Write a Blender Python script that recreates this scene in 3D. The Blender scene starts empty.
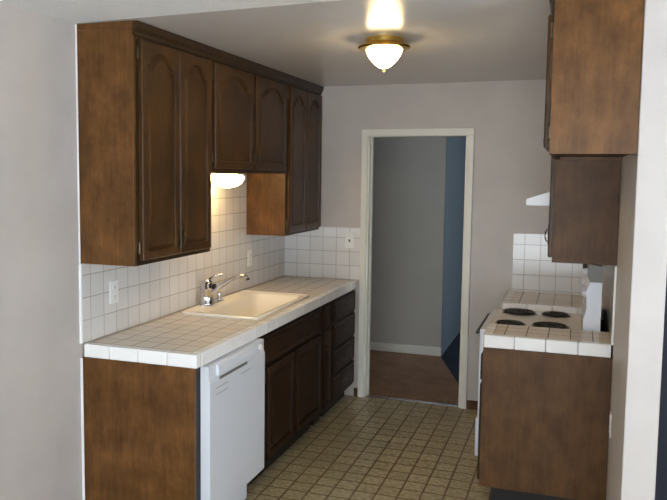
import bpy, bmesh, math, random
from math import pi, sin, cos, radians
from mathutils import Vector, Matrix
random.seed(4)
sc = bpy.context.scene
COL = sc.collection

# ------------------------------------------------------------------ materials
def lin(c):
    return tuple(((v/255)/12.92 if v/255 <= .04045 else ((v/255+.055)/1.055)**2.4) for v in c)+(1,)

def base_mat(name, rough=.5, metal=0, spec=.5):
    m = bpy.data.materials.new(name); m.use_nodes = True
    nt = m.node_tree; b = nt.nodes['Principled BSDF']
    b.inputs['Roughness'].default_value = rough
    b.inputs['Metallic'].default_value = metal
    b.inputs['Specular IOR Level'].default_value = spec
    return m, nt, b

def N(nt, t, **kw):
    n = nt.nodes.new(t)
    for k, v in kw.items(): setattr(n, k, v)
    return n

def coords(nt, scale=(1, 1, 1)):
    tc = N(nt, 'ShaderNodeTexCoord'); mp = N(nt, 'ShaderNodeMapping')
    mp.inputs['Scale'].default_value = scale
    nt.links.new(tc.outputs['Object'], mp.inputs['Vector'])
    return mp.outputs['Vector']

def noise(nt, vec, scale, detail=4, rough=.55):
    n = N(nt, 'ShaderNodeTexNoise')
    n.inputs['Scale'].default_value = scale; n.inputs['Detail'].default_value = detail
    n.inputs['Roughness'].default_value = rough
    nt.links.new(vec, n.inputs['Vector']); return n.outputs['Fac']

def ramp(nt, fac, stops):
    r = N(nt, 'ShaderNodeValToRGB'); e = r.color_ramp.elements
    while len(e) < len(stops): e.new(.5)
    for i, (p, c) in enumerate(stops): e[i].position = p; e[i].color = lin(c)
    nt.links.new(fac, r.inputs['Fac']); return r.outputs['Color']

def bump(nt, b, h, strength, dist=.002):
    n = N(nt, 'ShaderNodeBump'); n.inputs['Strength'].default_value = strength
    n.inputs['Distance'].default_value = dist
    nt.links.new(h, n.inputs['Height']); nt.links.new(n.outputs['Normal'], b.inputs['Normal'])

def mix(nt, a, c, fac, mode='MIX'):
    m = N(nt, 'ShaderNodeMix', data_type='RGBA', blend_type=mode)
    for s, v in ((m.inputs[0], fac), (m.inputs[6], a), (m.inputs[7], c)):
        if hasattr(v, 'is_output'): nt.links.new(v, s)
        else: s.default_value = v
    return m.outputs[2]

def paint(name, c, rough=.5, var=5, bs=.15, bscale=60, bdist=.001, spec=.5):
    m, nt, b = base_mat(name, rough, 0, spec)
    v = coords(nt)
    c2 = tuple(max(0, x-var) for x in c)
    nt.links.new(ramp(nt, noise(nt, v, 2.5, 5), [(.35, c2), (.65, c)]), b.inputs['Base Color'])
    if bs: bump(nt, b, noise(nt, v, bscale, 3), bs, bdist)
    return m

def wood(name, dark, mid, light, rough=.4, gs=22, blotch=5, gf=.7):
    m, nt, b = base_mat(name, rough, 0, .22)
    v = coords(nt, (1, 1, .09)); v2 = coords(nt, (1, 1, .75))
    g = noise(nt, v, gs*4, 5, .65); bl = noise(nt, v2, blotch, 6, .6)
    bc = ramp(nt, bl, [(.3, dark), (.52, mid), (.72, light)])
    gc = ramp(nt, g, [(.3, (150, 140, 130)), (.6, (255, 255, 255))])
    nt.links.new(mix(nt, bc, gc, gf, 'MULTIPLY'), b.inputs['Base Color'])
    bump(nt, b, g, .12, .001)
    return m

def tile(name, axes, size, org, grout_w, c1, c2, grout, rough=.12, size2=None, bs=.6, speckle=None):
    m, nt, b = base_mat(name, rough, 0, .5)
    tc = N(nt, 'ShaderNodeTexCoord'); sp = N(nt, 'ShaderNodeSeparateXYZ'); cb = N(nt, 'ShaderNodeCombineXYZ')
    nt.links.new(tc.outputs['Object'], sp.inputs[0])
    for i, a in enumerate(axes):
        ad = N(nt, 'ShaderNodeMath', operation='SUBTRACT'); ad.inputs[1].default_value = org[i]-20*size
        nt.links.new(sp.outputs['XYZ'.index(a)], ad.inputs[0]); nt.links.new(ad.outputs[0], cb.inputs[i])
    br = N(nt, 'ShaderNodeTexBrick'); br.offset = 0; br.squash = 1
    nt.links.new(cb.outputs[0], br.inputs['Vector'])
    br.inputs['Scale'].default_value = 1
    br.inputs['Brick Width'].default_value = size; br.inputs['Row Height'].default_value = size
    br.inputs['Mortar Size'].default_value = grout_w; br.inputs['Mortar Smooth'].default_value = .15
    br.inputs['Color1'].default_value = lin(c1); br.inputs['Color2'].default_value = lin(c2)
    br.inputs['Mortar'].default_value = lin(grout)
    col = br.outputs['Color']
    if speckle:
        g = ramp(nt, noise(nt, tc.outputs['Object'], speckle[0], 6, .7), [(.38, speckle[1]), (.62, (255, 255, 255))])
        col = mix(nt, col, g, .8, 'MULTIPLY')
    nt.links.new(col, b.inputs['Base Color'])
    if bs:
        inv = N(nt, 'ShaderNodeMath', operation='SUBTRACT'); inv.inputs[0].default_value = 1
        nt.links.new(br.outputs['Fac'], inv.inputs[1]); bump(nt, b, inv.outputs[0], bs, .0015)
    return m

def metal(name, c, rough=.2):
    m, nt, b = base_mat(name, rough, 1)
    v = coords(nt); c2 = tuple(int(x*.85) for x in c)
    nt.links.new(ramp(nt, noise(nt, v, 30, 3), [(.3, c2), (.7, c)]), b.inputs['Base Color'])
    return m

def glow(name, c, strength):
    m, nt, b = base_mat(name, .3)
    b.inputs['Base Color'].default_value = lin((240, 232, 215))
    b.inputs['Emission Color'].default_value = lin(c); b.inputs['Emission Strength'].default_value = strength
    return m

M = {}
M['wall'] = paint('beige_wall_paint', (198, 191, 186), .45, 10, .25, 45)
M['nearwall'] = M['wall']
M['ceil'] = paint('smooth_semi_gloss_ceiling_paint', (216, 212, 210), .27, 4, .05, 12, spec=.6)
M['popcorn'] = paint('white_textured_ceiling', (252, 252, 252), .9, 2, 1, 90, .02)
M['white'] = paint('white_gloss_trim', (228, 226, 216), .35, 3, .05)
M['endpanel'] = wood('blotchy_birch_panel', (80, 53, 25), (103, 69, 35), (126, 87, 46), .36, 14, 9, .35)
M['endpanel2'] = wood('worn_brown_panel', (80, 55, 31), (96, 67, 39), (112, 79, 47), .45, 12, 9, .3)
M['oak'] = wood('dark_stained_oak', (58, 38, 16), (76, 50, 22), (92, 63, 29), .36, 26, 5, .6)
M['oak_base'] = wood('darker_base_cabinet_oak', (38, 24, 11), (50, 32, 15), (62, 40, 19), .45, 26, 5, .6)  # oak darkened for the base fronts, partly to stand in for shade
M['oak_base2'] = wood('darker_base_frame', (26, 17, 9), (34, 22, 12), (42, 28, 15), .5, 26, 5, .6)  # frame wood darkened likewise, shade put into the base frames
M['oak2'] = wood('dark_frame_wood', (44, 29, 14), (57, 38, 18), (70, 48, 24), .42, 26, 5, .6)
M['dark'] = paint('black_kick_board', (22, 19, 17), .6, 4, .1)
M['bronze'] = metal('dark_bronze', (96, 84, 64), .35)
M['chrome'] = metal('chrome', (215, 215, 220), .1)
M['brass'] = metal('polished_brass', (245, 205, 115), .25)
M['white_app'] = paint('white_enamel', (226, 230, 238), .3, 2, 0)
M['cream'] = paint('cream_enamel', (250, 246, 238), .15, 2, 0)
M['cook'] = paint('cooktop_enamel', (222, 214, 198), .22, 3, 0)
M['black'] = paint('black_coil_metal', (16, 16, 17), .4, 4, 0)
M['greyplastic'] = paint('grey_control_plastic', (120, 115, 108), .4, 4, 0)
M['plate'] = paint('white_plastic', (238, 238, 234), .3, 2, 0)
M['slot'] = paint('dark_plastic_slot', (60, 55, 52), .5, 4, 0)
M['navy'] = paint('navy_wall_paint', (20, 26, 44), .6, 4, .1)  # navy taken near black so the side room reads as unlit
M['blue'] = paint('blue_wall_paint', (122, 134, 142), .6, 5, .1)
M['hallgrey'] = paint('grey_hall_wall_paint', (186, 182, 174), .6, 4, .1)
M['carpet'] = paint('dark_blue_carpet', (34, 46, 60), .95, 10, .8, 300, .003)  # dark blue floor beyond the diagonal edge of the hallway wood
M['hallfloor'] = wood('brown_wood_floor', (122, 88, 62), (146, 108, 78), (166, 126, 94), .4, 10)
M['tilewall_l'] = tile('white_wall_tile_left', 'YZ', .108, (0, .9185), .0022, (226, 222, 218), (218, 215, 211), (176, 168, 160))
M['tilewall_b'] = tile('white_wall_tile_back', 'XZ', .108, (.008, .9185), .0022, (226, 224, 222), (218, 216, 214), (176, 168, 162))
M['tiletop'] = tile('white_counter_tile', 'XY', .108, (.561, -.01), .0028, (236, 227, 214), (228, 219, 206), (158, 136, 116), .25)
M['tiletop_r'] = tile('white_counter_tile_right', 'XY', .108, (1.85, -1.615), .0028, (226, 212, 192), (218, 204, 184), (128, 106, 86), .25)
M['nosing'] = paint('white_edge_tile', (250, 249, 248), .14, 4, 0)
M['grout'] = paint('brown_grout', (130, 108, 90), .8, 8, .1)
M['lino'] = tile('checked_vinyl', 'XY', .117, (.045, 0.02), .006, (198, 184, 148), (184, 170, 134), (128, 98, 58), .33, bs=.2, speckle=(38, (182, 172, 150)))
M['lampglass'] = glow('lit_frosted_glass', (255, 224, 165), 34)
M['lampglass2'] = glow('lit_frosted_glass_small', (255, 216, 150), 22)
M['outside'] = paint('rear_frame_paint', (225, 225, 222), .4)
mg, nt, b = base_mat('window_glass', .02)
b.inputs['Transmission Weight'].default_value = 1; b.inputs['IOR'].default_value = 1.0
M['glass'] = mg

# ------------------------------------------------------------------ mesh helpers
def box(bm, x0, y0, z0, x1, y1, z1, bev=0):
    vs = [bm.verts.new((x, y, z)) for z in (z0, z1) for y in (y0, y1) for x in (x0, x1)]
    f = [(0, 2, 3, 1), (4, 5, 7, 6), (0, 1, 5, 4), (2, 6, 7, 3), (0, 4, 6, 2), (1, 3, 7, 5)]
    fs = [bm.faces.new([vs[i] for i in q]) for q in f]
    if bev:
        es = list({e for q in fs for e in q.edges})
        bmesh.ops.bevel(bm, geom=es, offset=bev, segments=2, profile=.5, affect='EDGES')

def lathe(bm, prof, c=(0, 0, 0), seg=40, axis='Z'):
    rings = []
    for r, h in prof:
        ring = []
        for i in range(seg):
            a = 2*pi*i/seg; p = (r*cos(a), r*sin(a), h)
            if axis == 'X': p = (h, r*cos(a), r*sin(a))
            if axis == 'Y': p = (r*cos(a), h, r*sin(a))
            ring.append(bm.verts.new((p[0]+c[0], p[1]+c[1], p[2]+c[2])))
        rings.append(ring)
    for a, b_ in zip(rings, rings[1:]):
        for i in range(seg):
            j = (i+1) % seg; bm.faces.new((a[i], a[j], b_[j], b_[i]))
    bm.faces.new(rings[0][::-1]); bm.faces.new(rings[-1])

def tube(bm, pts, r, seg=12, radii=None):
    pts = [Vector(p) for p in pts]; rings = []; up = Vector((0, 0, 1))
    for i, p in enumerate(pts):
        d = (pts[min(i+1, len(pts)-1)]-pts[max(i-1, 0)]).normalized()
        n = d.cross(up)
        if n.length < .05: n = d.cross(Vector((1, 0, 0)))
        n.normalize(); m = d.cross(n); rr = radii[i] if radii else r
        rings.append([bm.verts.new(p+(n*cos(2*pi*k/seg)+m*sin(2*pi*k/seg))*rr) for k in range(seg)])
    for a, b_ in zip(rings, rings[1:]):
        for i in range(seg):
            j = (i+1) % seg; bm.faces.new((a[i], a[j], b_[j], b_[i]))
    bm.faces.new(rings[0][::-1]); bm.faces.new(rings[-1])

def prism(bm, pts, fn, t0, t1):
    """polygon pts (a,b) extruded along third axis through fn(a,b,t)"""
    A = [bm.verts.new(fn(a, b_, t0)) for a, b_ in pts]; B = [bm.verts.new(fn(a, b_, t1)) for a, b_ in pts]
    n = len(pts); bm.faces.new(A[::-1]); bm.faces.new(B)
    for i in range(n):
        j = (i+1) % n; bm.faces.new((A[i], A[j], B[j], B[i]))

def obj(name, bm, mat, parent=None, loc=None, smooth=False, origin=None):
    if origin is not None:
        bmesh.ops.translate(bm, verts=bm.verts, vec=-Vector(origin)); loc = origin
    bmesh.ops.recalc_face_normals(bm, faces=bm.faces)
    me = bpy.data.meshes.new(name); bm.to_mesh(me); bm.free()
    me.materials.append(M[mat] if isinstance(mat, str) else mat)
    if smooth:
        for p in me.polygons: p.use_smooth = True
        me.set_sharp_from_angle(angle=radians(40))
    o = bpy.data.objects.new(name, me); COL.objects.link(o)
    if parent: o.parent = parent
    if loc is not None: o.location = loc
    return o

def thing(name, label, cat, loc=(0, 0, 0), rz=0, group=None):
    o = bpy.data.objects.new(name, None); COL.objects.link(o); o.empty_display_size = .1
    o.location = loc; o.rotation_euler = (0, 0, rz)
    return tag(o, label, cat, group)

GROUPS = {'wall_cabinet': 'stained wood wall cabinets', 'base_cabinet': 'stained wood base cabinets', 'tiled_countertop': 'white tiled countertops',
          'tile_backsplash': 'white tile backsplashes', 'electrical_outlet': 'white wall outlets'}

def tag(o, label, cat, group=None):
    o['label'] = label; o['category'] = cat
    group = group or GROUPS.get(o.name.split('.')[0])
    if group: o['group'] = group
    return o

def struct(name, bm, mat, parent=None, label=None, smooth=False):
    o = obj(name, bm, mat, parent, smooth=smooth)
    if not parent: o['kind'] = 'structure'
    if label: o['label'] = label
    return o

def B(*a, bev=0):
    bm = bmesh.new(); box(bm, *a, bev=bev); return bm
def BB(lst, bev=0):
    bm = bmesh.new()
    for a in lst: box(bm, *a, bev=bev)
    return bm

# ------------------------------------------------------------------ dimensions
H = 2.40; YL = -2.66; YN = -2.70; W = 2.373; WT = .115; YR = -1.66; YE = -2.64
CT = .915; ZU = 1.30; DU = .295; ZB = 1.32; XF = .59
DX0, DX1, DZ = .690, 1.412, 2.020
RX, RY, RZ = 5.6, -7.8, 0

# ------------------------------------------------------------------ setting
struct('floor', B(-.12, RY-.12, -.1, RX, .03, 0), 'lino')
struct('floor_hallway', B(-2.2, .03, -.1, 3.4, 4.6, -.002), 'carpet')
bm = bmesh.new()
prism(bm, [(-2.1, .03), (1.523, .03), (1.01, 1.57), (-2.1, 1.57)], lambda a, c, t: (a, c, t), -.001, .004)
struct('floor_hallway_wood', bm, 'hallfloor')
bm = bmesh.new(); prism(bm, [(0, YL-.012), (W+.05, YL-.15), (W+.05, .115), (0, .115)], lambda a, c, t: (a, c, t), H, H+.1)
struct('ceiling', bm, 'ceil')
bm = bmesh.new(); prism(bm, [(0, RY), (RX, RY), (RX, .115), (W+.05, .115), (W+.05, YL-.15), (0, YL-.012)], lambda a, c, t: (a, c, t), H, H+.1)
struct('ceiling_front_room', bm, 'popcorn')
struct('ceiling_hallway', B(-2.2, .115, H, 3.4, 4.6, H+.1), 'popcorn')
struct('wall_left', B(-.12, RY, 0, 0, .115, H), 'wall')
struct('wall_back', BB([(0, 0, 0, DX0, .115, H), (DX1, 0, 0, W, .115, H), (DX0, 0, DZ, DX1, .115, H)]), 'wall')
struct('wall_right', B(W, YE, 0, W+WT, .115, H, bev=.004), 'wall')
struct('wall_side_room', BB([(W+WT, -2.0, 0, RX, -1.9, H)]), 'navy', label='dark navy wall beyond the right wall end')
struct('wall_far_right', BB([(RX, RY, 0, RX+.12, -6.0, H), (RX, -4.0, 0, RX+.12, .115, H), (RX, -6.0, 0, RX+.12, -4.0, .6), (RX, -6.0, 2.15, RX+.12, -4.0, H)]), 'wall')
w2 = struct('window_2', BB([(RX+.02, -6.0, .6, RX+.08, -5.95, 2.15), (RX+.02, -4.05, .6, RX+.08, -4.0, 2.15), (RX+.02, -6.0, .6, RX+.08, -4.0, .65), (RX+.02, -6.0, 2.1, RX+.08, -4.0, 2.15), (RX+.02, -5.03, .6, RX+.08, -4.98, 2.15)]), 'outside')  # unseen window added to bring extra light onto the near ceiling
struct('glass_pane', B(RX+.045, -5.95, .65, RX+.05, -4.05, 2.1), 'glass', parent=w2)
# rear wall with a wide glazed door opening behind the camera
GX0, GX1, GZ = .5, 3.7, 2.1
struct('wall_rear', BB([(0, RY-.12, 0, GX0, RY, H), (GX1, RY-.12, 0, RX, RY, H), (GX0, RY-.12, GZ, GX1, RY, H)]), 'wall')
win = struct('window_1', BB([(GX0, RY-.1, 0, GX0+.06, RY-.04, GZ), (GX1-.06, RY-.1, 0, GX1, RY-.04, GZ), (GX0, RY-.1, GZ-.06, GX1, RY-.04, GZ), (GX0, RY-.1, 0, GX1, RY-.04, .06), (2.07, RY-.1, 0, 2.13, RY-.04, GZ)]), 'outside')
struct('glass_pane', B(GX0+.06, RY-.075, .06, GX1-.06, RY-.07, GZ-.06), 'glass', parent=win)
# hallway
struct('wall_hallway', B(-2.1, 1.57, 0, 1.015, 4.6, H), 'hallgrey')
struct('wall_hallway_blue', B(1.015, 1.572, 0, 1.02, 4.6, H), 'blue')
struct('wall_hallway_far', B(1.02, 4.5, 0, 3.4, 4.6, H), 'blue')
struct('wall_hallway_left', B(-2.2, .115, 0, -2.1, 4.6, H), 'hallgrey')
struct('wall_hallway_right', BB([(3.3, .115, 0, 3.4, .9, H), (3.3, 2.9, 0, 3.4, 4.6, H), (3.3, .9, 0, 3.4, 2.9, .5), (3.3, .9, 2.1, 3.4, 2.9, H)]), 'hallgrey')
struct('wall_hallway_front', BB([(-2.1, .115, 0, DX0-.06, .12, H), (DX1+.06, .115, 0, 3.3, .12, H)]), 'hallgrey')
struct('baseboard_hallway', B(-2.1, 1.555, .004, 1.02, 1.57, .085, bev=.003), 'white')
# doorway
bm = BB([(.632, -.02, 0, .680, 0, 2.072), (1.422, -.02, 0, 1.468, 0, 2.072), (.632, -.022, 2.022, 1.468, 0, 2.072)], bev=.004)
dr = struct('door_1', bm, 'white')
struct('jamb', BB([(.680, -.005, 0, .692, .12, DZ), (1.410, -.005, 0, 1.422, .12, DZ), (.680, -.005, DZ-.004, 1.422, .12, DZ+.012), (.692, .05, 0, .700, .085, DZ-.004), (1.402, .05, 0, 1.410, .085, DZ-.004)]), 'white', parent=dr)
struct('trim_1', B(.692, .005, 0, 1.410, .05, .008, bev=.003), M['chrome'], label='metal threshold strip in the doorway')
struct('baseboard_back', BB([(1.471, -.012, 0, 1.74, 0, .065), (.60, -.012, 0, .631, 0, .065)]), M['endpanel2'])
# white bead down the wall beside the left cabinets
struct('trim_2', BB([(0, YL-.012, 0, .010, YL-.002, .85), (0, YL-.014, .92, .012, YL, ZU-.002), (0, YL-.010, ZU, .006, YL-.002, H)], bev=.002), 'nosing', label='white bead of edge tile and caulk beside the left cabinets')

# ------------------------------------------------------------------ tiled backsplashes
t = obj('tile_backsplash', BB([(.0004, YL, .9185, .008, -.008, ZU-.001), (.0004, -1.888, ZU-.001, .008, -.752, 1.729)]), 'tilewall_l')
tag(t, 'long white square-tile backsplash on the left wall behind the sink', 'backsplash')
t = obj('tile_backsplash', B(0, -.008, .9185, .632, 0, ZB), 'tilewall_b')
tag(t, 'short white tile backsplash on back wall, left of the doorway', 'backsplash')
t = obj('tile_backsplash', B(1.765, -.008, .9055, W, 0, ZB), 'tilewall_b')
tag(t, 'white tile backsplash on back wall right of doorway, behind the range', 'backsplash')
t = obj('tile_backsplash', BB([(W-.008, YR, .9078, W-.0004, -.009, ZU-.004)]), 'tilewall_l')
tag(t, 'narrow sliver of tile backsplash on the right wall behind the range controls', 'backsplash')
obj('edge_bead', B(W-.011, YR-.008, .9078, W-.0004, YR, ZU-.006, bev=.002), 'nosing', t)

# ------------------------------------------------------------------ cabinets
def arch_outline(x0, x1, z0, z1, ins, rise):
    """panel outline, cathedral top; list of (x,z) starting bottom-left anticlockwise"""
    l, r, b_ = x0+ins, x1-ins, z0+ins
    top = z1-ins; pts = [(l, b_), (r, b_)]
    if rise <= 0: return pts+[(r, top), (l, top)]
    w = r-l; sh = w*.10; n = 16
    pts.append((r, top-rise))
    for i in range(n+1):
        u = i/n; x = r-sh-(w-2*sh)*u
        s = 1-abs(2*u-1)**2.3; z = top-rise+rise*s*.999+.0005
        pts.append((x, z))
    pts.append((l, top-rise))
    return pts

def door_mesh(x0, z0, w, h, arch=True, st=.052, t=.022, yf=0):
    bm = bmesh.new(); x1, z1 = x0+w, z0+h
    rise = min(.062, w*.19) if arch else 0
    yF = yf-t
    inner = lambda i: arch_outline(x0+st, x1-st, z0+st, z1-st, i, rise)
    base = inner(0); n = len(base)
    outer = []
    for k, (x, z) in enumerate(base):
        if k == 0: outer.append((x0, z0))
        elif k == 1: outer.append((x1, z0))
        elif k == 2: outer.append((x1, z1))
        elif k == n-1: outer.append((x0, z1))
        else: outer.append((x, z1))
    def ring(pts, y): return [bm.verts.new((x, y, z)) for x, z in pts]
    sh = lambda pts, d: [(min(max(x, x0+d), x1-d), min(max(z, z0+d), z1-d)) for x, z in pts]
    rings = [ring(outer, yf-.0005), ring(outer, yF+.005), ring(sh(outer, .005), yF), ring(base, yF),
             ring(inner(.003), yF+.013), ring(inner(.009), yF+.014), ring(inner(.032), yF+.002)]
    for a, b_ in zip(rings, rings[1:]):
        for i in range(n):
            j = (i+1) % n
            try: bm.faces.new((a[i], a[j], b_[j], b_[i]))
            except ValueError: pass
    last = rings[-1]; c = bm.verts.new(((x0+x1)/2, yF+.002, (z0+z1)/2))
    for i in range(n): bm.faces.new((last[i], last[(i+1) % n], c))
    bm.faces.new(rings[0][::-1])
    return bm

def slab_mesh(x0, z0, w, h, t=.018, yf=0):
    bm = bmesh.new(); x1, z1 = x0+w, z0+h
    def ring(d, y): return [bm.verts.new(p) for p in ((x0+d, y, z0+d), (x1-d, y, z0+d), (x1-d, y, z1-d), (x0+d, y, z1-d))]
    rs = [ring(0, yf-.0005), ring(0, yf-t+.006), ring(.006, yf-t), ring(.018, yf-t), ring(.022, yf-t+.004), ring(.030, yf-t+.004), ring(.034, yf-t)]
    for a, b_ in zip(rs, rs[1:]):
        for i in range(4): bm.faces.new((a[i], a[(i+1) % 4], b_[(i+1) % 4], b_[i]))
    bm.faces.new(rs[-1]); bm.faces.new(rs[0][::-1]); return bm

def pull(x, z, y, vertical=True):
    bm = bmesh.new()
    prism(bm, [(-.009, -.045), (.009, -.045), (.013, -.02), (.007, 0), (.013, .02), (.009, .045), (0, .054), (-.009, .045), (-.013, .02), (-.007, 0), (-.013, -.02), (-.009, -.045-.0001)][:-1],
          (lambda a, b_, t: (x+a, t, z+b_)) if vertical else (lambda a, b_, t: (x+b_, t, z+a)), y, y-.003)
    pts = []
    for i in range(9):
        a = pi*i/8; q = (-.030*cos(a), -.003-.013*sin(a))
        pts.append((x, y+q[1], z+q[0]) if vertical else (x+q[0], y+q[1], z))
    tube(bm, pts, .0035, 8)
    return bm

def hinge(x, z, y):
    bm = bmesh.new()
    prism(bm, [(-.014, -.022), (.002, -.030), (.012, -.012), (.006, 0), (.012, .012), (.002, .030), (-.014, .022)], lambda a, b_, t: (x+a, t, z+b_), y, y-.003)
    tube(bm, [(x-.004, y-.005, z-.024), (x-.004, y-.005, z+.024)], .005, 8)
    tube(bm, [(x-.004, y-.005, z+.024), (x-.004, y-.005, z+.034)], .003, 8, radii=[.005, .001])
    return bm

def cabinet(name, label, side, xf, y0, y1, z0, z1, depth, doors=(), drawers=(), crown=False, group=None, DTH=.022, wood_side='endpanel',
            bottom_in=.012, hinges=(), kick=0):
    """local: x along width, +y into the wall, front face at y=0. side 'L' faces +X, 'R' faces -X."""
    w = y1-y0
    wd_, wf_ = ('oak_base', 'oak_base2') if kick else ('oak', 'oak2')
    root = thing(name, label, 'cabinet', (xf, y0, z0) if side == 'L' else (xf, y1, z0), pi/2 if side == 'L' else -pi/2, group)
    hgt = z1-z0; th = .018; g = .0015; d = depth-.001
    near = 'L' if side == 'L' else 'R'
    zb = kick
    # carcass (behind the face frame, between the side panels)
    if kick: obj('carcass', BB([(g+th, th, zb+bottom_in, w-g-th, d, zb+.03), (g+th, d-.012, zb+.03, w-g-th, d, hgt)]), 'oak2', root)
    else: obj('carcass', BB([(g+th, th, zb+bottom_in, w-g-th, d, hgt)]), 'oak2', root)
    obj('side_panel', B(g, .0, zb, g+th, d, hgt, bev=.001), wood_side, root)
    obj('side_panel', B(w-g-th, .0, zb, w-g, d, hgt, bev=.001), wood_side, root)
    # face frame with stiles and rails
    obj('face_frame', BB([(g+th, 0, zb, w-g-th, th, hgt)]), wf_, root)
    if kick: obj('toe_kick', B(g+.03, .06, 0, w-g-.03, d, kick-.0005), 'dark', root)
    if crown:
        bm = bmesh.new()
        prof = [(.0, hgt-.062), (-.008, hgt-.060), (-.010, hgt-.045), (-.020, hgt-.030), (-.024, hgt-.012), (-.026, hgt-.001), (0, hgt-.001)]
        prism(bm, prof, lambda a, b_, t: (t, a, b_), 0.0, w)
        ends = crown if isinstance(crown, tuple) else ()
        obj('crown_moulding', bm, 'oak2', root)
        if 'near' in ends:
            a, b_ = (-.004, g) if side == 'L' else (w-g, w+.004)
            obj('end_moulding', B(a, -.004, hgt-.028, b_, d, hgt-.001), 'endpanel', root)
    for (a, b_, c, e, kind, hs, pl) in doors:      # x0,x1,z0,z1 local, kind, hinge side, pull position
        dm = door_mesh(a, c, b_-a, e-c, kind == 'arch', st=min(.043, (b_-a)*.19), t=DTH) if kind != 'slab' else slab_mesh(a, c, b_-a, e-c, t=min(DTH, .018))
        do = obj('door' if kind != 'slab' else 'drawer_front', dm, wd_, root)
        if hs is not None:
            hx = a-.004 if hs < 0 else b_+.004
            for zz in (c+.06, e-.06):
                bm = hinge(0, 0, 0)
                if hs > 0: bmesh.ops.scale(bm, verts=bm.verts, vec=(-1, 1, 1))
                bmesh.ops.translate(bm, verts=bm.verts, vec=(hx, -.0005-(.018 if 0 else 0), zz))
                obj('hinge', bm, 'bronze', do)
        if pl is not None:
            obj('pull', pull(pl[0], pl[1], -DTH-.0002, pl[2]), 'bronze', do)
    for (a, b_, c, e) in drawers:
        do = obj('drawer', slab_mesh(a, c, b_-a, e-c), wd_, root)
        obj('pull', pull((a+b_)/2, (c+e)/2, -.0182, False), 'bronze', do)
    return root

DT = 2.325
def updoors(w, z0, z1, pz, split, h1=.035, h2=.025):
    a, b_, c = h1, split, w-h2
    return [(a, b_-.003, z0, z1, 'arch', -1, (b_-.022, pz, True)), (b_+.003, c, z0, z1, 'arch', 1, (b_+.022, pz, True))]
HU = H-ZU-.001
cabinet('wall_cabinet', 'tall two-door dark wood wall cabinet at the near end of the left wall', 'L', DU, YL, -1.89, ZU, H-.001, DU,
        updoors(.77, .022, DT-ZU, .10, .395, .045, .03), crown=('near',), group=None)
cabinet('wall_cabinet', 'short two-door dark wood wall cabinet over the sink light', 'L', DU, -1.89, -.75, 1.73, H-.001, DU,
        [(.02, .552, .022, DT-1.73, 'arch', -1, (.53, .085, True)), (.588, 1.115, .022, DT-1.73, 'arch', 1, (.61, .085, True))], crown=True)
cabinet('wall_cabinet', 'narrow two-door dark wood wall cabinet in the far left corner', 'L', DU, -.75, -.001, ZU, H-.001, DU,
        updoors(.749, .022, DT-ZU, .10, .385), crown=True)
# right side
XU = W-.302
cabinet('wall_cabinet', 'high brown cabinet over the empty refrigerator space, top right of photo', 'R', XU, -2.635, YR, 1.81, H-.001, W-XU,
        updoors(.975, .022, DT-1.81, .07, .49), crown=('near',))
cabinet('wall_cabinet', 'lower-hanging brown wall cabinet beside the range hood, below the top-right cabinet', 'R', XU, YR, -1.37, ZU, H-.001, W-XU,
        [(.03, .26, .022, DT-ZU, 'arch', -1, (.235, .13, True))], crown=True, wood_side='endpanel2')
cabinet('wall_cabinet', 'cabinet hidden behind the lower-hanging right cabinet, carrying the white range hood', 'R', XU, -1.37, -.60, 1.66, H-.001, W-XU,
        updoors(.77, .022, DT-1.66, .07, .385), crown=True)

# base cabinets, left run
KB = .10
CH = .853
t = thing('end_panel', 'wide brown wood end panel closing the left counter beside the dishwasher', 'panel', (0, YL, 0))
obj('panel', B(.001, .004, 0, .597, .022, CH, bev=.001), 'endpanel', t)
obj('front_stile', B(.575, .0225, 0, .597, .058, CH), 'dark', t)  # stile coloured near black as the shade on its unlit face
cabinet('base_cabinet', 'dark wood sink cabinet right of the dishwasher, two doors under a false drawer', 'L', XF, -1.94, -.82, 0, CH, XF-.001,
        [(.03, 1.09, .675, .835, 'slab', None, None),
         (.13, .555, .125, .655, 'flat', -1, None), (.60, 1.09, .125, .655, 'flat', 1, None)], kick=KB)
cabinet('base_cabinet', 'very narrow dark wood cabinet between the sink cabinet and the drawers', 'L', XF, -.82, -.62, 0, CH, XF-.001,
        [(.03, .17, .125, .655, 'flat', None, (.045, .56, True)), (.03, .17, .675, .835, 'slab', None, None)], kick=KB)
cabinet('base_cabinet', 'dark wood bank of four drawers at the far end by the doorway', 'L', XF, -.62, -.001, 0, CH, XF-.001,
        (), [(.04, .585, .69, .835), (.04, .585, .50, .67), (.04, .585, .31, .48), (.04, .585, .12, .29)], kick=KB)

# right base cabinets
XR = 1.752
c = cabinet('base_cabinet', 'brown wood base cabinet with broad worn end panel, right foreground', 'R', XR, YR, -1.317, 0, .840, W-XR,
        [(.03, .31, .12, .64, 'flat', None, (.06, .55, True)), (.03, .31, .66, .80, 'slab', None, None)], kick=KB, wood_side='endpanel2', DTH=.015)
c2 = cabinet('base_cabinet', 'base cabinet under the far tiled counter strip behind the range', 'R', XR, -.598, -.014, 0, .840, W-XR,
        [(.03, .53, .12, .64, 'flat', None, (.08, .55, True)), (.03, .53, .66, .80, 'slab', None, None)], kick=KB)

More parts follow.
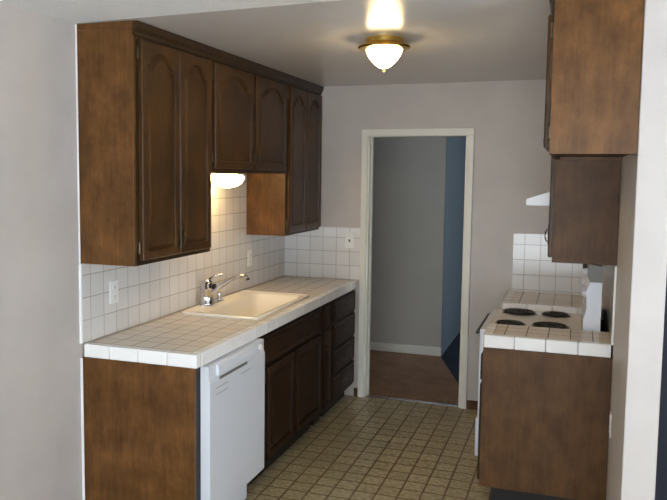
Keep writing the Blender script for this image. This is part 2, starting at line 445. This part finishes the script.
# ------------------------------------------------------------------ countertops
def nosing_x(bm, x0, x1, y0, y1, z0, z1, L=.153, start=None):
    """row of edge tiles running along X"""
    g = .0022; x = x1
    while x > x0+.004:
        a = max(x-L, x0); box(bm, a+g/2, y0, z0, x-g/2, y1, z1, bev=.004); x -= L
def nosing_y(bm, x0, x1, y0, y1, z0, z1, L=.153):
    g = .0022; y = y0
    while y < y1-.004:
        b_ = min(y+L, y1); box(bm, x0, y+g/2, z0, x1, b_-g/2, z1, bev=.004); y += L
NZ = .855
ct = thing('tiled_countertop', 'long white tiled countertop with the sink, along the left wall', 'countertop', (0, 0, 0))
SX0, SX1, SY0, SY1 = .075, .515, -1.765, -.925
z0, z1 = .8545, CT
obj('tile_top', BB([(.0005, YL+.046, z0, SX0, -.0005, z1), (SX1, YL+.046, z0, .562, -.0005, z1), (SX0, YL+.046, z0, SX1, SY0, z1), (SX0, SY1, z0, SX1, -.0005, z1)]), 'tiletop', ct)
bm = bmesh.new()
nosing_y(bm, .563, .612, YL+.049, -.001, NZ, .9175); 
obj('edge_tiles', bm, 'nosing', ct)
bm = bmesh.new(); nosing_x(bm, .0125, .612, YL, YL+.045, NZ, .9175)
obj('edge_tiles', bm, 'nosing', ct)
obj('grout_bed', BB([(.566, YL+.045, NZ+.002, .608, -.002, .912), (.014, YL+.006, NZ+.002, .608, YL+.042, .912)]), 'grout', ct)

cr = thing('tiled_countertop', 'small white tiled countertop on the near right cabinet, in front of the range', 'countertop', (0, 0, 0))
obj('tile_top', B(1.795, YR+.046, .841, W-.0085, -1.318, CT-.01), 'tiletop_r', cr)
bm = bmesh.new(); nosing_x(bm, 1.745, W-.0085, YR, YR+.045, .842, .9075); obj('edge_tiles', bm, 'nosing', cr)
bm = bmesh.new(); nosing_y(bm, 1.745, 1.794, YR+.047, -1.318, .842, .9075); obj('edge_tiles', bm, 'nosing', cr)
obj('grout_bed', BB([(1.75, YR+.006, .844, W-.010, YR+.044, .902), (1.75, YR+.044, .844, 1.792, -1.321, .902)]), 'grout', cr)
cf = thing('tiled_countertop', 'narrow white tiled countertop strip between the range and back wall', 'countertop', (0, 0, 0))
obj('tile_top', B(1.795, -.55, .841, W-.0085, -.009, CT-.01), 'tiletop_r', cf)
bm = bmesh.new(); nosing_x(bm, 1.745, W-.0085, -.597, -.552, .842, .9075); obj('edge_tiles', bm, 'nosing', cf)
bm = bmesh.new(); nosing_y(bm, 1.745, 1.794, -.549, -.009, .842, .9075); obj('edge_tiles', bm, 'nosing', cf)

# ------------------------------------------------------------------ sink
def rrect(x0, x1, y0, y1, r, n=6):
    pts = []
    for cx, cy, a0 in ((x1-r, y0+r, -pi/2), (x1-r, y1-r, 0), (x0+r, y1-r, pi/2), (x0+r, y0+r, pi)):
        for i in range(n+1):
            a = a0+pi/2*i/n; pts.append((cx+r*cos(a), cy+r*sin(a)))
    return pts
sk = thing('kitchen_sink', 'cream enamel drop-in sink set in the left tiled counter', 'sink', (.30, -1.33, CT))
bm = bmesh.new()
def srings(levels):
    rs = []
    for (x0, x1, y0, y1, r, z) in levels:
        rs.append([bm.verts.new((x-.30, y+1.33, z-CT)) for x, y in rrect(x0, x1, y0, y1, r)])
    for a, b_ in zip(rs, rs[1:]):
        n = len(a)
        for i in range(n): bm.faces.new((a[i], a[(i+1) % n], b_[(i+1) % n], b_[i]))
    return rs
O = (.045, .538, -1.80, -.895)
I = (.150, .492, -1.735, -.945)
def L(o, d, r, z): return (o[0]+d, o[1]-d, o[2]+d, o[3]-d, r, z)
rs = srings([L(O, .003, .025, CT+.0008), L(O, 0, .028, CT+.004), L(O, .003, .025, CT+.012), L(O, .009, .022, CT+.015), L(O, .018, .02, CT+.011),
             L(I, -.010, .055, CT+.010), L(I, 0, .05, CT+.006), L(I, .008, .05, CT-.004), L(I, .018, .06, CT-.135), L(I, .045, .06, CT-.16), L(I, .15, .03, CT-.165)])
bm.faces.new(rs[-1])
obj('basin', bm, 'cream', sk, smooth=True)
bm = bmesh.new(); lathe(bm, [(.045, -.1648), (.045, -.162), (.036, -.161), (.030, -.1635), (.005, -.1635)], (0.03, 0, 0))
obj('drain_strainer', bm, 'chrome', sk, smooth=True)

# ------------------------------------------------------------------ faucet
fz = CT+.0115
fc = thing('kitchen_faucet', 'single-lever chrome faucet standing on the sink rim', 'faucet', (.080, -1.505, fz))
bm = bmesh.new(); prism(bm, rrect(-.026, .026, -.07, .20, .025), lambda a, b_, t: (a, b_, t), 0, .007); obj('base_plate', bm, 'chrome', fc)
bm = bmesh.new(); lathe(bm, [(.047, .007), (.047, .013), (.042, .020), (.042, .090), (.045, .094), (.045, .102), (.041, .106), (.039, .124), (.031, .142), (.016, .155), (.002, .158)], seg=32)
obj('body', bm, 'chrome', fc, smooth=True)
bm = bmesh.new(); tube(bm, [(.030, .0, .072), (.065, .008, .100), (.115, .018, .138), (.160, .027, .166), (.20, .035, .180), (.232, .041, .182), (.248, .044, .172)], .011, 14, radii=[.018, .016, .0145, .013, .0125, .013, .0135])
obj('spout', bm, 'chrome', fc, smooth=True)
bm = bmesh.new(); tube(bm, [(.248, .044, .1725), (.251, .0445, .160)], .0125, 14); obj('aerator', bm, 'black', fc, smooth=True)
bm = bmesh.new(); tube(bm, [(0, 0, .140), (.012, .015, .160), (.030, .035, .172), (.055, .055, .180), (.068, .066, .181)], .006, 10, radii=[.013, .010, .007, .006, .008])
obj('lever', bm, 'chrome', fc, smooth=True)
bm = bmesh.new(); lathe(bm, [(.017, 0), (.019, .004), (.019, .012), (.012, .018), (.003, .019)], (.036, .012, .112), seg=24, axis='X'); obj('temperature_button', bm, 'black', fc, smooth=True)
bm = bmesh.new(); lathe(bm, [(.016, .007), (.014, .02), (.010, .028), (.012, .045), (.009, .055), (.002, .057)], (0, .165, 0), seg=20); obj('side_spray', bm, 'chrome', fc, smooth=True)

# ------------------------------------------------------------------ dishwasher
DY0, DY1 = -2.598, -1.945
dw = thing('dishwasher', 'white built-in dishwasher under the left counter', 'dishwasher', (0, DY0, 0))
w = DY1-DY0
obj('tub', B(.05, .006, .11, .596, w-.004, .848), 'dark', dw)
bm = bmesh.new()
prism(bm, [(.597, .135), (.640, .135), (.645, .14), (.645, .775), (.638, .795), (.6385, .846), (.634, .850), (.597, .850)], lambda a, b_, t: (a, t, b_), .003, w)
dd = obj('door', bm, 'white_app', dw)
bm = bmesh.new()
prism(bm, [(.6385, .796), (.652, .790), (.654, .812), (.650, .838), (.6385, .845)], lambda a, b_, t: (a, t, b_), .08, w-.13)
obj('handle', bm, 'white_app', dd)
obj('handle_recess', B(.645, .10, .770, .6465, .42, .783), 'greyplastic', dd)  # grey strip laid on the door as the shadow below the handle
bm = bmesh.new(); lathe(bm, [(.017, 0), (.017, .007), (.013, .013), (.003, .014)], (.6388, w-.055, .815), seg=24, axis='X'); obj('latch_knob', bm, 'plate', dd, smooth=True)
for a in ((.6445, .06, .735, .6455, .20, .737), (.6445, .34, .735, .6455, .48, .737), (.6445, .06, .705, .6455, .20, .707)): obj('vent_line', B(*a), 'greyplastic', dd)
obj('kick_panel', BB([(.585, .006, .02, .600, w*.8, .134)]), 'white_app', dw)
obj('toe_kick', B(.535, .006, 0, .550, w-.004, .11), 'dark', dw)

# ------------------------------------------------------------------ range
RY0, RY1 = -1.312, -.602
CZ = .872
rg = thing('electric_range', 'white electric coil range between the two right counters', 'range', (0, RY0, 0))
w = RY1-RY0
obj('body', B(1.752, .004, .06, 2.330, w-.004, CZ-.025), 'white_app', rg)
obj('toe_base', B(1.80, .02, 0, 2.31, w-.02, .06), 'dark', rg)
bm = bmesh.new(); box(bm, 1.728, .001, CZ-.024, 2.235, w-.001, CZ, bev=.006); obj('cooktop', bm, 'cook', rg)
bm = bmesh.new(); box(bm, 1.694, .004, .36, 1.751, w-.004, .868, bev=.005); od = obj('oven_door', bm, 'white_app', rg)
bm = bmesh.new(); tube(bm, [(1.674, .06, .835), (1.674, w-.06, .835)], .010, 12); box(bm, 1.674, .07, .828, 1.7005, .09, .842); box(bm, 1.674, w-.09, .828, 1.7005, w-.07, .842)
obj('handle', bm, 'black', od, smooth=True)
obj('window', B(1.6985, .16, .48, 1.7001, w-.16, .72), 'black', od)
bm = bmesh.new(); box(bm, 1.684, .002, .13, 1.751, w-.002, .352, bev=.006); obj('storage_drawer', bm, 'white_app', rg)
def burner(x, y, r):
    bm = bmesh.new(); lathe(bm, [(r*1.12, .0003), (r*1.13, .004), (r*1.08, .006), (r*1.03, .002), (r*.3, .001)], (0, 0, 0), 36)
    root = obj('burner', bm, 'chrome', rg, loc=(x, y, CZ), smooth=True)
    bm = bmesh.new(); turns = 3.6; n = 110; pts = []
    for i in range(n+1):
        a = 2*pi*turns*i/n; rr = r*.18+r*.80*i/n; pts.append((rr*cos(a), rr*sin(a), .011))
    tube(bm, pts, r*.062, 6)
    box(bm, -r*.95, -.003, .0035, r*.95, .003, .008); box(bm, -.003, -r*.95, .0035, .003, r*.95, .008)
    obj('coil', bm, 'black', root, smooth=True)
    bm = bmesh.new(); lathe(bm, [(r*1.0, .0012), (r*1.0, .0022), (r*.1, .0022)], (0, 0, .0015), 30); obj('drip_pan', bm, 'black', root)
burner(1.870, .575, .098); burner(2.086, .575, .080); burner(1.845, .180, .078); burner(2.065, .180, .098)
# backguard with a sloping control face
bm = bmesh.new()
prism(bm, [(2.236, CZ-.02), (2.322, CZ-.02), (2.322, 1.165), (2.262, 1.165), (2.244, 1.12), (2.250, 1.02), (2.236, .96)], lambda a, b_, t: (a, t, b_), .004, w-.004)
bg = obj('backguard', bm, 'white_app', rg)
bm = bmesh.new(); prism(bm, [(2.262, 1.1655), (2.322, 1.1655), (2.322, 1.252), (2.252, 1.262), (2.246, 1.20)], lambda a, b_, t: (a, t, b_), .002, w-.002); obj('control_panel_cap', bm, 'greyplastic', bg)
for yy, zz in ((.05, 1.215), (.05, 1.10), (.16, 1.10), (w-.16, 1.10), (w-.05, 1.10), (w/2, 1.215)):
    bm = bmesh.new(); lathe(bm, [(.022, 0), (.020, -.012), (.018, -.022), (.003, -.023)], (2.2475, yy, zz), 24, axis='X'); obj('knob', bm, 'white_app' if yy != w/2 else 'black', bg, smooth=True)

# range hood
hd = thing('range_hood', 'white wedge-shaped range hood sticking out past the right cabinets', 'hood', (0, -1.362, 0))
bm = bmesh.new(); prism(bm, [(1.922, 1.572), (2.368, 1.572), (2.368, 1.658), (2.078, 1.658), (1.922, 1.606)], lambda a, b_, t: (a, t, b_), 0, .755)
obj('canopy', bm, 'white_app', hd)
obj('filter_grille', B(2.0, .1, 1.569, 2.32, .65, 1.5718), 'greyplastic', hd)

# ------------------------------------------------------------------ lights
cl = thing('ceiling_light', 'lit frosted glass ceiling light with brass pan', 'light', (1.25, -1.88, H))
bm = bmesh.new(); lathe(bm, [(.095, -.0005), (.098, -.022), (.108, -.030), (.126, -.036), (.131, -.042), (.127, -.049), (.110, -.053), (.092, -.054), (.088, -.048), (.02, -.040)], seg=48)
obj('brass_pan', bm, 'brass', cl, smooth=True)
bm = bmesh.new(); lathe(bm, [(.088, -.0515), (.087, -.062), (.080, -.082), (.064, -.106), (.043, -.127), (.020, -.143), (.004, -.147)], seg=48)
obj('glass_bowl', bm, 'lampglass', cl, smooth=True)
bm = bmesh.new(); lathe(bm, [(.010, -.1472), (.009, -.152), (.004, -.155), (.006, -.160), (.001, -.168)], seg=20); obj('finial', bm, 'brass', cl, smooth=True)
ul = thing('under_cabinet_light', 'small lit glass dome light under the short cabinet above the sink', 'light', (.145, -1.36, 1.742))
bm = bmesh.new(); lathe(bm, [(.06, 0), (.068, -.008), (.070, -.018), (.062, -.020)], seg=40); obj('chrome_collar', bm, 'chrome', ul, smooth=True)
bm = bmesh.new(); lathe(bm, [(.060, -.0205), (.098, -.024), (.106, -.036), (.104, -.050), (.088, -.075), (.055, -.094), (.02, -.102), (.003, -.103)], seg=48)
obj('glass_dome', bm, 'lampglass2', ul, smooth=True)

# ------------------------------------------------------------------ outlets
def outlet(label, loc, rz, kind='outlet', name='electrical_outlet'):
    r = thing(name, label, 'outlet' if kind == 'outlet' else 'switch', loc, rz)
    # local: plate lies in x-z, facing -y
    obj('cover_plate', B(-.036, -.0065, -.058, .036, -.0005, .058, bev=.002), 'plate', r)
    if kind == 'outlet':
        for s in (-1, 1):
            bm = bmesh.new(); lathe(bm, [(.016, -.0066), (.016, -.0085), (.002, -.0085)], (0, 0, s*.024), 24, axis='Y')
            so = obj('socket', bm, 'plate', r, smooth=True)
            obj('slots', BB([(-.007, -.0092, s*.024-.004, -.005, -.0086, s*.024+.006), (.005, -.0092, s*.024-.004, .007, -.0086, s*.024+.006), (-.002, -.0092, s*.024-.011, .002, -.0086, s*.024-.008)]), 'slot', so)
    else:
        obj('toggle', B(-.005, -.016, -.010, .005, -.0066, .010, bev=.001), 'slot', r)
    return r
outlet('white wall outlet in the tiles beneath the near left wall cabinet', (.008, -2.40, 1.13), pi/2)
outlet('white wall outlet in the tiles beyond the faucet', (.008, -.70, 1.13), pi/2)
outlet('white switch plate in the back wall tiles left of the doorway', (.548, -.008, 1.222), 0, 'switch', 'wall_switch')
outlet('white outlet low on the right wall beside the worn cabinet', (W, -1.79, .55), -pi/2)

# ------------------------------------------------------------------ daylight and lamps
def area(name, loc, rot, sx, sy, power, col):
    l = bpy.data.lights.new(name, 'AREA'); l.shape = 'RECTANGLE'; l.size = sx; l.size_y = sy; l.energy = power; l.color = col
    o = bpy.data.objects.new(name, l); COL.objects.link(o); o.location = loc; o.rotation_euler = rot; return o
area('daylight_through_rear_glass', ((GX0+GX1)/2, RY-.2, 1.1), (radians(130), 0, 0), GX1-GX0, 2.0, 165, (.84, .92, 1))
area('daylight_through_side_window', (RX+.15, -5.0, 1.35), (0, radians(150), 0), 1.5, 2.0, 185, (.80, .90, 1))  # added fill, aimed up to brighten the near ceiling
area('daylight_in_hallway', (3.6, 1.9, 1.3), (0, radians(90), 0), 1.6, 2.0, 10, (.82, .92, 1))
wd = bpy.data.worlds.new('World'); sc.world = wd; wd.use_nodes = True
bgn = wd.node_tree.nodes['Background']; bgn.inputs[0].default_value = (.75, .87, 1, 1); bgn.inputs[1].default_value = .8

# ------------------------------------------------------------------ camera
cam = bpy.data.cameras.new('camera'); co = bpy.data.objects.new('camera', cam); COL.objects.link(co); sc.camera = co
P = dict(cx=2.1702, cy=-5.6369, cz=1.7258, yaw=0.3523, pit=0.0897, rol=-0.0092, f=759.8135, px=-38.1591, py=-7.252)
cam.sensor_width = 36; cam.lens = P['f']*36/667; cam.shift_x = -P['px']/667; cam.shift_y = P['py']/667; cam.clip_start = .02
R = Matrix.Rotation(P['yaw'], 4, 'Z') @ Matrix.Rotation(pi/2-P['pit'], 4, 'X') @ Matrix.Rotation(-P['rol'], 4, 'Z')
co.matrix_world = Matrix.Translation((P['cx'], P['cy'], P['cz'])) @ R
vs = sc.view_settings; vs.view_transform = 'Standard'; vs.look = 'None'; vs.gamma = 1; vs.exposure = .32; vs.use_curve_mapping = False
